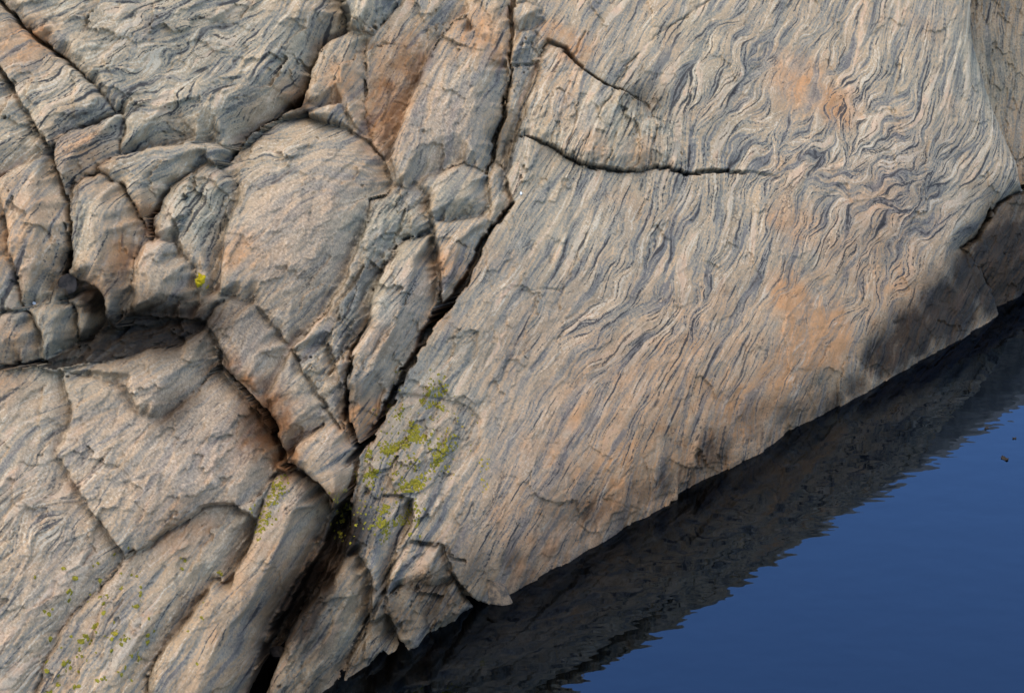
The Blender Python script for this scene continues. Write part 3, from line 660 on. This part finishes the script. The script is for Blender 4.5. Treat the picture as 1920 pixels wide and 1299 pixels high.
# pale lenses of quartz and feldspar lying in the bands
lens = nb.rng(nb.math('ADD', lc, nb.math('ADD', nb.math('MULTIPLY', lm, .55), nb.math('MULTIPLY', nb.math('SUBTRACT', speck2, .5), 1.5))), 1.05, 1.45)
c1 = nb.mix(nb.math('MULTIPLY', lens, .8), c1, nb.mix(nb.rng(patch, .4, .6), C(.46, .36, .255), C(.45, .30, .20)))
# coarse pink rock
g1 = nb.mix(nb.rng(speck2, .35, .68), C(.27, .195, .14), C(.48, .37, .27))
g1 = nb.mix(nb.rng(speck, .56, .72), g1, C(.10, .09, .083))
c2 = nb.mix(nb.math('MULTIPLY', gr, .56), c1, g1)
# colour casts of the minerals
c2 = nb.mix(nb.math('MULTIPLY', pu_, .36), c2, nb.mix(nb.rng(v1, -1.2, 1.2), C(.10, .088, .09), C(.27, .215, .19)))
c2 = nb.mix(nb.math('MULTIPLY', ol, .55), c2, nb.mix(nb.rng(v1, -1.2, 1.2), C(.15, .145, .11), C(.34, .315, .235)))
c2 = nb.mix(nb.math('MULTIPLY', og, nb.rng(v1, -1.1, .5, .3, .95)), c2, C(.40, .225, .125))
# thin dark biotite seams
seam = nb.math('MULTIPLY', nb.rng(lf, -.8, -1.6), nb.math('SUBTRACT', 1.0, nb.math('MULTIPLY', gr, .6)))
seam2 = nb.math('MULTIPLY', nb.rng(lm, -1.0, -1.9), nb.math('SUBTRACT', 1.0, nb.math('MULTIPLY', gr, .7)))
c2 = nb.mix(nb.math('MULTIPLY', nb.math('MAXIMUM', seam, seam2), .85), c2, DARK)
c2 = nb.mix(nb.math('MULTIPLY', vp, .55), c2, C(.46, .38, .29))
c2 = nb.mix(nb.math('MULTIPLY', vn, .62), c2, C(.045, .04, .04))
c2 = nb.mix(nb.math('MULTIPLY', ru, .75), c2, C(.17, .066, .024))
c2 = nb.mix(nb.math('MULTIPLY', st, .98), c2, C(.06, .056, .057), 'MULTIPLY')  # wet stain and painted shade both darken the stone
val = nb.math('ADD', .22, nb.math('ADD', nb.math('MULTIPLY', patch, .5), nb.math('ADD', nb.math('MULTIPLY', speck, .62), nb.math('MULTIPLY', speck2, .48))))
hv = n.new('ShaderNodeHueSaturation'); l.new(c2, hv.inputs['Color']); l.new(nb.math('MULTIPLY', val, .63), hv.inputs['Value']); hv.inputs['Saturation'].default_value = 1.12
l.new(hv.outputs[0], bs.inputs['Base Color'])
l.new(nb.math('SUBTRACT', .88, nb.math('MULTIPLY', st, .25)), bs.inputs['Roughness'])
bs.inputs['Specular IOR Level'].default_value = .05
bp = n.new('ShaderNodeBump'); bp.inputs['Strength'].default_value = .55; bp.inputs['Distance'].default_value = .004
l.new(nb.math('ADD', speck, nb.math('MULTIPLY', speck2, 1.4)), bp.inputs['Height']); l.new(bp.outputs[0], bs.inputs['Normal'])

def simple(name, cols, scale, rough=.8, bump=.4):
    m, n, l = new_mat(name); q = NB(m); b = n['Principled BSDF']
    t = n.new('ShaderNodeTexCoord').outputs['Object']
    nn = q.noise(t, scale, 4, .65)
    l.new(q.mix(q.rng(nn, .35, .65), cols[0], cols[1]), b.inputs['Base Color'])
    b.inputs['Roughness'].default_value = rough; b.inputs['Specular IOR Level'].default_value = .08
    bp = n.new('ShaderNodeBump'); bp.inputs['Strength'].default_value = bump; bp.inputs['Distance'].default_value = .004
    l.new(nn, bp.inputs['Height']); l.new(bp.outputs[0], b.inputs['Normal'])
    return m
M_lichen = simple('lichen', (C(.14, .105, .004), C(.23, .175, .006)), 160, .9)
M_lichen2 = simple('lichen_green', (C(.08, .066, .01), C(.165, .135, .012)), 160, .9)
M_bed = simple('silt', (C(.035, .026, .016), C(.085, .065, .042)), 7, .9)
M_bedrock = simple('bedrock', (C(.16, .14, .12), C(.30, .25, .20)), 14, .9)
M_stone = simple('stone', (C(.03, .026, .022), C(.10, .07, .045)), 40, .8)
M_dstone = simple('dark_stone', (C(.009, .008, .0075), C(.026, .021, .018)), 40, .7)
M_white = simple('pale_quartz', (C(.3, .31, .31), C(.4, .41, .41)), 90, .6)
M_leaf = simple('dead_leaf', (C(.008, .006, .004), C(.018, .013, .009)), 90, .7)

# ------------------------------------------------------------------ build the blocks out of the relief
def tag(o, label=None, cat=None, group=None, kind=None):
    if label: o['label'] = label
    if cat: o['category'] = cat
    if group: o['group'] = group
    if kind: o['kind'] = kind
def mesh_obj(name, verts, faces, mat, parent=None, smooth=True):
    me = bpy.data.meshes.new(name)
    if isinstance(faces, np.ndarray):
        nf, w_ = faces.shape
        me.vertices.add(len(verts)); me.vertices.foreach_set('co', np.ascontiguousarray(verts, np.float32).ravel())
        me.loops.add(nf * w_); me.loops.foreach_set('vertex_index', faces.astype(np.int32).ravel())
        me.polygons.add(nf); me.polygons.foreach_set('loop_start', np.arange(0, nf * w_, w_, dtype=np.int32))
        me.update(calc_edges=True)
    else:
        me.from_pydata([tuple(v) for v in verts], [], faces); me.update()
    if smooth: me.polygons.foreach_set('use_smooth', np.ones(len(me.polygons), bool))
    me.materials.append(mat)
    ob = bpy.data.objects.new(name, me); COL.objects.link(ob)
    if parent: ob.parent = parent
    return ob

ATT = {'strata': np.stack([LF, LM, LC], -1).reshape(-1, 3), 'tone': np.stack([granite, orange, olive], -1).reshape(-1, 3), 'wear_shade': np.stack([stain_shade, rust, purple], -1).reshape(-1, 3), 'vein': np.stack([VEIN, VPALE, 0 * VEIN], -1).reshape(-1, 3)}
cell_lab = LAB[:-1, :-1]
PIECE = np.zeros((NY, NX), np.int16)
for k, lines in SPLIT.items():
    for (x0, y0), (x1, y1) in lines:
        PIECE += ((LAB == k) & ((XW - x0) * (y1 - y0) - (YW - y0) * (x1 - x0) < 0)).astype(np.int16)
cell_piece = PIECE[:-1, :-1]
vid = np.arange(NX * NY, dtype=np.int32).reshape(NY, NX)
zmax = np.maximum.reduce([G3[:-1, :-1, 2], G3[1:, :-1, 2], G3[:-1, 1:, 2], G3[1:, 1:, 2]])
jobs = []
for k, b in enumerate(BLK):
    m = (cell_lab == k) & (zmax > -0.22)
    if not m.any(): continue
    if k not in SPLIT:
        jobs.append((k, b, m, None)); continue
    root = bpy.data.objects.new(b['name'], None); COL.objects.link(root)
    low = G3[:-1, :-1][m]; root.location = [float(v) for v in low[low[:, 2].argmin()]]
    root.empty_display_size = .1
    tag(root, b['label'], 'rock', 'fractured gneiss outcrop', 'thing')
    for pc in np.unique(cell_piece[m]):
        jobs.append((k, b, m & (cell_piece == pc), root))
bpy.context.view_layer.update()
for k, b, m, root in jobs:
    q = np.stack([vid[:-1, :-1][m], vid[:-1, 1:][m], vid[1:, 1:][m], vid[1:, :-1][m]], 1)
    u, inv = np.unique(q, return_inverse=True)
    q = inv.reshape(-1, 4)
    V = POS[u]
    e = np.concatenate([q[:, [0, 1]], q[:, [1, 2]], q[:, [2, 3]], q[:, [3, 0]]])
    key = np.sort(e, 1); kk = key[:, 0].astype(np.int64) * len(u) + key[:, 1]
    _, fi, cn = np.unique(kk, return_index=True, return_counts=True)
    be = e[fi[cn == 1]]                                     # rim edges
    rv, rinv = np.unique(be, return_inverse=True); rinv = rinv.reshape(-1, 2)
    cen = V.mean(0)
    top = V[rv]; bot = top + (F * 0.22).astype(np.float32) + (cen - top) * .06
    nV = len(V); nr = len(rv)
    allv = np.concatenate([V, top, bot])
    sk = np.stack([nV + rinv[:, 1], nV + rinv[:, 0], nV + nr + rinv[:, 0], nV + nr + rinv[:, 1]], 1)
    if root: allv = allv - np.array(root.location, np.float32)
    ob = mesh_obj('rock_piece' if root else b['name'], allv, np.concatenate([q, sk]), rock, root)
    for nm, arr in ATT.items():
        at = ob.data.attributes.new(nm, 'FLOAT_VECTOR', 'POINT')
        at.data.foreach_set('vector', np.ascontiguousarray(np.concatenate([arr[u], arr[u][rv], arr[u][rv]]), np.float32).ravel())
    if not root: tag(ob, b['label'], 'rock', 'fractured gneiss outcrop', 'thing')

# bedrock under and around the blocks
ga = np.linspace(-9000, 7000, 240); gb = np.linspace(-4000, 6000, 200)
qa, qb = np.meshgrid(ga, gb)
o_ = CTR[None, :] + (qa.ravel()[:, None] * Rt + qb.ravel()[:, None] * U) / S
t_ = hit_dir(o_, np.broadcast_to(F, o_.shape), -25, 60)
Pb = o_ + F[None, :] * t_[:, None]
outx = np.maximum(np.maximum(A[0] + 60 - qa, qa - A[-1] + 60), np.maximum(B[0] + 60 - qb, qb - B[-1] + 60)).ravel()
sink = 420 * (1 - sstep(0, 160, outx)) - 20 * fbm(qa.astype(np.float32), qb.astype(np.float32), 420, 4, .5, 81).ravel()
Pb = Pb + F[None, :] * (sink / S)[:, None]
idx = np.arange(Pb.shape[0]).reshape(qa.shape)
qq = np.stack([idx[:-1, :-1].ravel(), idx[:-1, 1:].ravel(), idx[1:, 1:].ravel(), idx[1:, :-1].ravel()], 1)
qq = qq[Pb[qq, 2].max(1) > -0.6]
tag(mesh_obj('bedrock', Pb, qq, M_bedrock), kind='structure')

# ------------------------------------------------------------------ pool
wm, n, l = new_mat('pool_water')
n.clear(); q = NB(wm)
out = n.new('ShaderNodeOutputMaterial'); mx = n.new('ShaderNodeMixShader')
tr = n.new('ShaderNodeBsdfTransparent'); tr.inputs[0].default_value = (.07, .05, .03, 1)
gl = n.new('ShaderNodeBsdfGlossy'); gl.inputs['Roughness'].default_value = 0.0; gl.inputs['Color'].default_value = (.56, .74, 1, 1)
fr = n.new('ShaderNodeFresnel'); fr.inputs[0].default_value = 1.47
tcw = n.new('ShaderNodeTexCoord').outputs['Object']
mp = n.new('ShaderNodeMapping'); mp.inputs['Scale'].default_value = (1.0, 1.5, 1); l.new(tcw, mp.inputs[0])
h1 = q.noise(mp.outputs[0], 5.5, 2, .5); h2 = q.noise(mp.outputs[0], 34, 2, .5)
bw = n.new('ShaderNodeBump'); bw.inputs['Strength'].default_value = .5; bw.inputs['Distance'].default_value = .0018
l.new(q.math('ADD', h1, q.math('MULTIPLY', h2, .015)), bw.inputs['Height'])
l.new(bw.outputs[0], gl.inputs['Normal']); l.new(bw.outputs[0], fr.inputs['Normal'])
l.new(fr.outputs[0], mx.inputs[0]); l.new(tr.outputs[0], mx.inputs[1]); l.new(gl.outputs[0], mx.inputs[2]); l.new(mx.outputs[0], out.inputs[0])
wat = mesh_obj('water', [(-60, -60, 0), (60, -60, 0), (60, 60, 0), (-60, 60, 0)], [(0, 1, 2, 3)], wm)
tag(wat, kind='structure')
tag(mesh_obj('pool_bed', [(-60, -60, -.5), (60, -60, -.5), (60, 60, -.5), (-60, 60, -.5)], [(0, 1, 2, 3)], M_bed), kind='structure')

# ------------------------------------------------------------------ loose stones
def surf(px, py):
    """a point of the relief and its normal at a traced spot"""
    a = trace([(px, py)])[0]
    i = int(np.clip((a[0] - A[0]) / STEP + .5, 0, NX - 1)); j = int(np.clip((a[1] - B[0]) / STEP + .5, 0, NY - 1))
    return G3[j, i].astype(float), NRM[j, i].astype(float)

def stone(name, label, px, py, size, mat, lift=0.3, seed=1, squash=(1, 1, 1), pos=None):
    import bmesh
    rg = np.random.default_rng(seed)
    bm = bmesh.new(); bmesh.ops.create_icosphere(bm, subdivisions=3, radius=1.0)
    planes = [(Vector(rg.normal(size=3)).normalized(), rg.uniform(.3, .7)) for _ in range(13)]
    for v in bm.verts:
        c = v.co.copy()
        for pn, pd in planes:
            s_ = c.dot(pn)
            if s_ > pd: c -= pn * (s_ - pd) * .93
        from mathutils import noise as mn
        c += c.normalized() * (.07 * mn.noise(c * 2.3 + Vector((seed, 0, 0))) + .03 * mn.noise(c * 7))
        v.co = Vector((c.x * squash[0], c.y * squash[1], c.z * squash[2])) * (size / S)
    me = bpy.data.meshes.new(name); bm.to_mesh(me); bm.free()
    me.materials.append(mat)
    ob = bpy.data.objects.new(name, me); COL.objects.link(ob)
    if pos is None:
        p, nn = surf(px, py); ob.location = p + nn * (size * lift / S)
    else: ob.location = pos
    ob.rotation_euler = rg.uniform(-.4, .4, 3)
    tag(ob, label, 'stone')
    return ob
pw = px_water([932], [1122])[0]
stone('stone', 'angular tan stone lying in the notch at the waterline', 0, 0, 60, M_stone, seed=15, squash=(1.1, .9, .75), pos=(pw[0], pw[1], .02))
stone('stone', 'small dark rounded stone in the corner above the low blocks', 126, 537, 31, M_dstone, -.4, seed=21, squash=(1.1, 1.0, .9))
stone('stone', 'dark stone lying in the gully at the bottom edge', 492, 1268, 34, M_dstone, .3, seed=12)
stone('quartz_chip', 'tiny white chip on the ledge above the low blocks', 54, 568, 4.5, M_white, .6, seed=3)
stone('quartz_chip', 'tiny white chip at the upper bend of the main fissure', 976, 364, 4.5, M_white, .6, seed=4)

# ------------------------------------------------------------------ lichen crusts
def crust(V, Fc, p, nn, rad, rg, thick):
    a = np.cross(nn, [0.3, 0.2, 0.9]); a /= np.linalg.norm(a); c = np.cross(nn, a)
    k = 7; ph = rg.uniform(0, 6.28); b0 = len(V)
    V.append(p + nn * thick)
    rr = rad * rg.uniform(.6, 1.25, k)
    for i in range(k):
        t = ph + 6.283 * i / k
        V.append(p + (a * math.cos(t) + c * math.sin(t)) * rr[i] * .72 + nn * thick * .85)
    for i in range(k):
        t = ph + 6.283 * i / k
        V.append(p + (a * math.cos(t) + c * math.sin(t)) * rr[i] - nn * thick)
    for i in range(k):
        j = (i + 1) % k
        Fc.append((b0, b0 + 1 + i, b0 + 1 + j)); Fc.append((b0 + 1 + i, b0 + 1 + k + i, b0 + 1 + k + j, b0 + 1 + j))
def lichen(name, label, field, count, r0, r1, mat, kind='stuff', thick=.0012, seed=1):
    rg = np.random.default_rng(seed)
    p_ = field.ravel().astype(np.float64) * (JD.ravel() > 3)
    p_ /= p_.sum()
    pick = rg.choice(len(p_), count, p=p_)
    V, Fc = [], []
    N = NRM.reshape(-1, 3)
    for i in pick:
        crust(V, Fc, POS[i].astype(float), N[i].astype(float), rg.uniform(r0, r1) / S, rg, thick)
    ob = mesh_obj(name, V, Fc, mat, smooth=False)
    tag(ob, label, 'lichen', kind=kind)
    return ob
clump = sstep(.02, .35, fbm(X, Y, 46, 4, .7, 111)) + .02
f1 = blobs([(760, 850, 60, 1, 1.6, 65), (735, 890, 40, .9), (730, 960, 40, .9), (690, 930, 40, .9, 1.6, 60), (720, 830, 30, .6), (800, 780, 30, .5, 2, 60), (660, 975, 30, .8), (830, 850, 26, .4), (700, 870, 22, .6), (760, 905, 40, .9), (800, 745, 18, .5)]) * clump
lichen('lichen', 'dense yellow green lichen crust on the grey slab right of the main fissure', f1, 1900, 1.4, 3.8, M_lichen2, seed=5)
f2 = blobs([(515, 925, 14, 1, 2.4, 62), (490, 975, 12, .8, 2, 65), (483, 1005, 8, .5), (508, 935, 14, 1)]) * (clump + .3)
lichen('lichen', 'yellow lichen crust along the upper left edge of the long pink slab', f2, 170, 1.4, 3.6, M_lichen2, seed=6)
f3 = blobs([(200, 1130, 60, .5), (180, 1180, 60, .8), (130, 1220, 40, .7), (260, 1190, 30, .5), (110, 1280, 40, .8), (350, 1245, 12, 1), (375, 1115, 8, 1), (378, 1150, 8, .9), (330, 985, 8, .9), (135, 1215, 14, .9), (370, 1180, 10, .4), (240, 1245, 30, .4), (320, 1050, 20, .3), (410, 1080, 8, .6), (200, 1280, 40, .5)]) * sstep(.15, .4, fbm(X, Y, 16, 3, .6, 113))
lichen('lichen', 'scattered yellow green lichen spots on the bottom left slab', f3, 170, 2.2, 5.5, M_lichen2, seed=7)
f4 = blobs([(905, 865, 10, 1), (912, 912, 10, .8), (905, 880, 8, .7), (838, 885, 10, .8), (845, 805, 14, .6), (820, 870, 10, .6)])
lichen('lichen', 'few small yellow lichen spots on the banded slab beside the lichen covered slab', f4, 40, 1.6, 3.6, M_lichen, seed=8)
f5 = blobs([(373, 527, 8, 1, 1.5, 92)]) ** 2
lichen('lichen', 'single bright yellow lichen spot on the layered greenish block', f5, 150, 3.0, 5.0, M_lichen, kind=None, seed=9)

# ------------------------------------------------------------------ flecks on the water
def fleck(px, py, size, seed, label):
    rg = np.random.default_rng(seed)
    p = px_water([px], [py])[0]
    k = 9; V = []; ph = rg.uniform(0, 6.28)
    for z in (0.004, -0.003):
        for i in range(k):
            t = 6.283 * i / k
            r = size / S * (1 + .35 * math.sin(2 * t + ph)) * rg.uniform(.8, 1.2)
            V.append((p[0] + r * math.cos(t), p[1] + r * 1.3 * math.sin(t), z + .003 * math.sin(t * 2 + ph)))
    Fc = [tuple(range(k))] + [(i, k + i, k + (i + 1) % k, (i + 1) % k) for i in range(k)] + [tuple(range(2 * k - 1, k - 1, -1))]
    tag(mesh_obj('floating_leaf', V, Fc, M_leaf, smooth=False), label, 'leaf', 'dead leaf bits on the pool')
fleck(1884, 860, 7, 1, 'larger dark leaf bit floating on the blue water near the right edge')
fleck(1902, 822, 3, 2, 'tiny dark leaf bit on the blue water above the larger one, right edge')
fleck(1850, 803, 3.5, 3, 'tiny dark leaf bit at the edge of the reflected rock, far right')
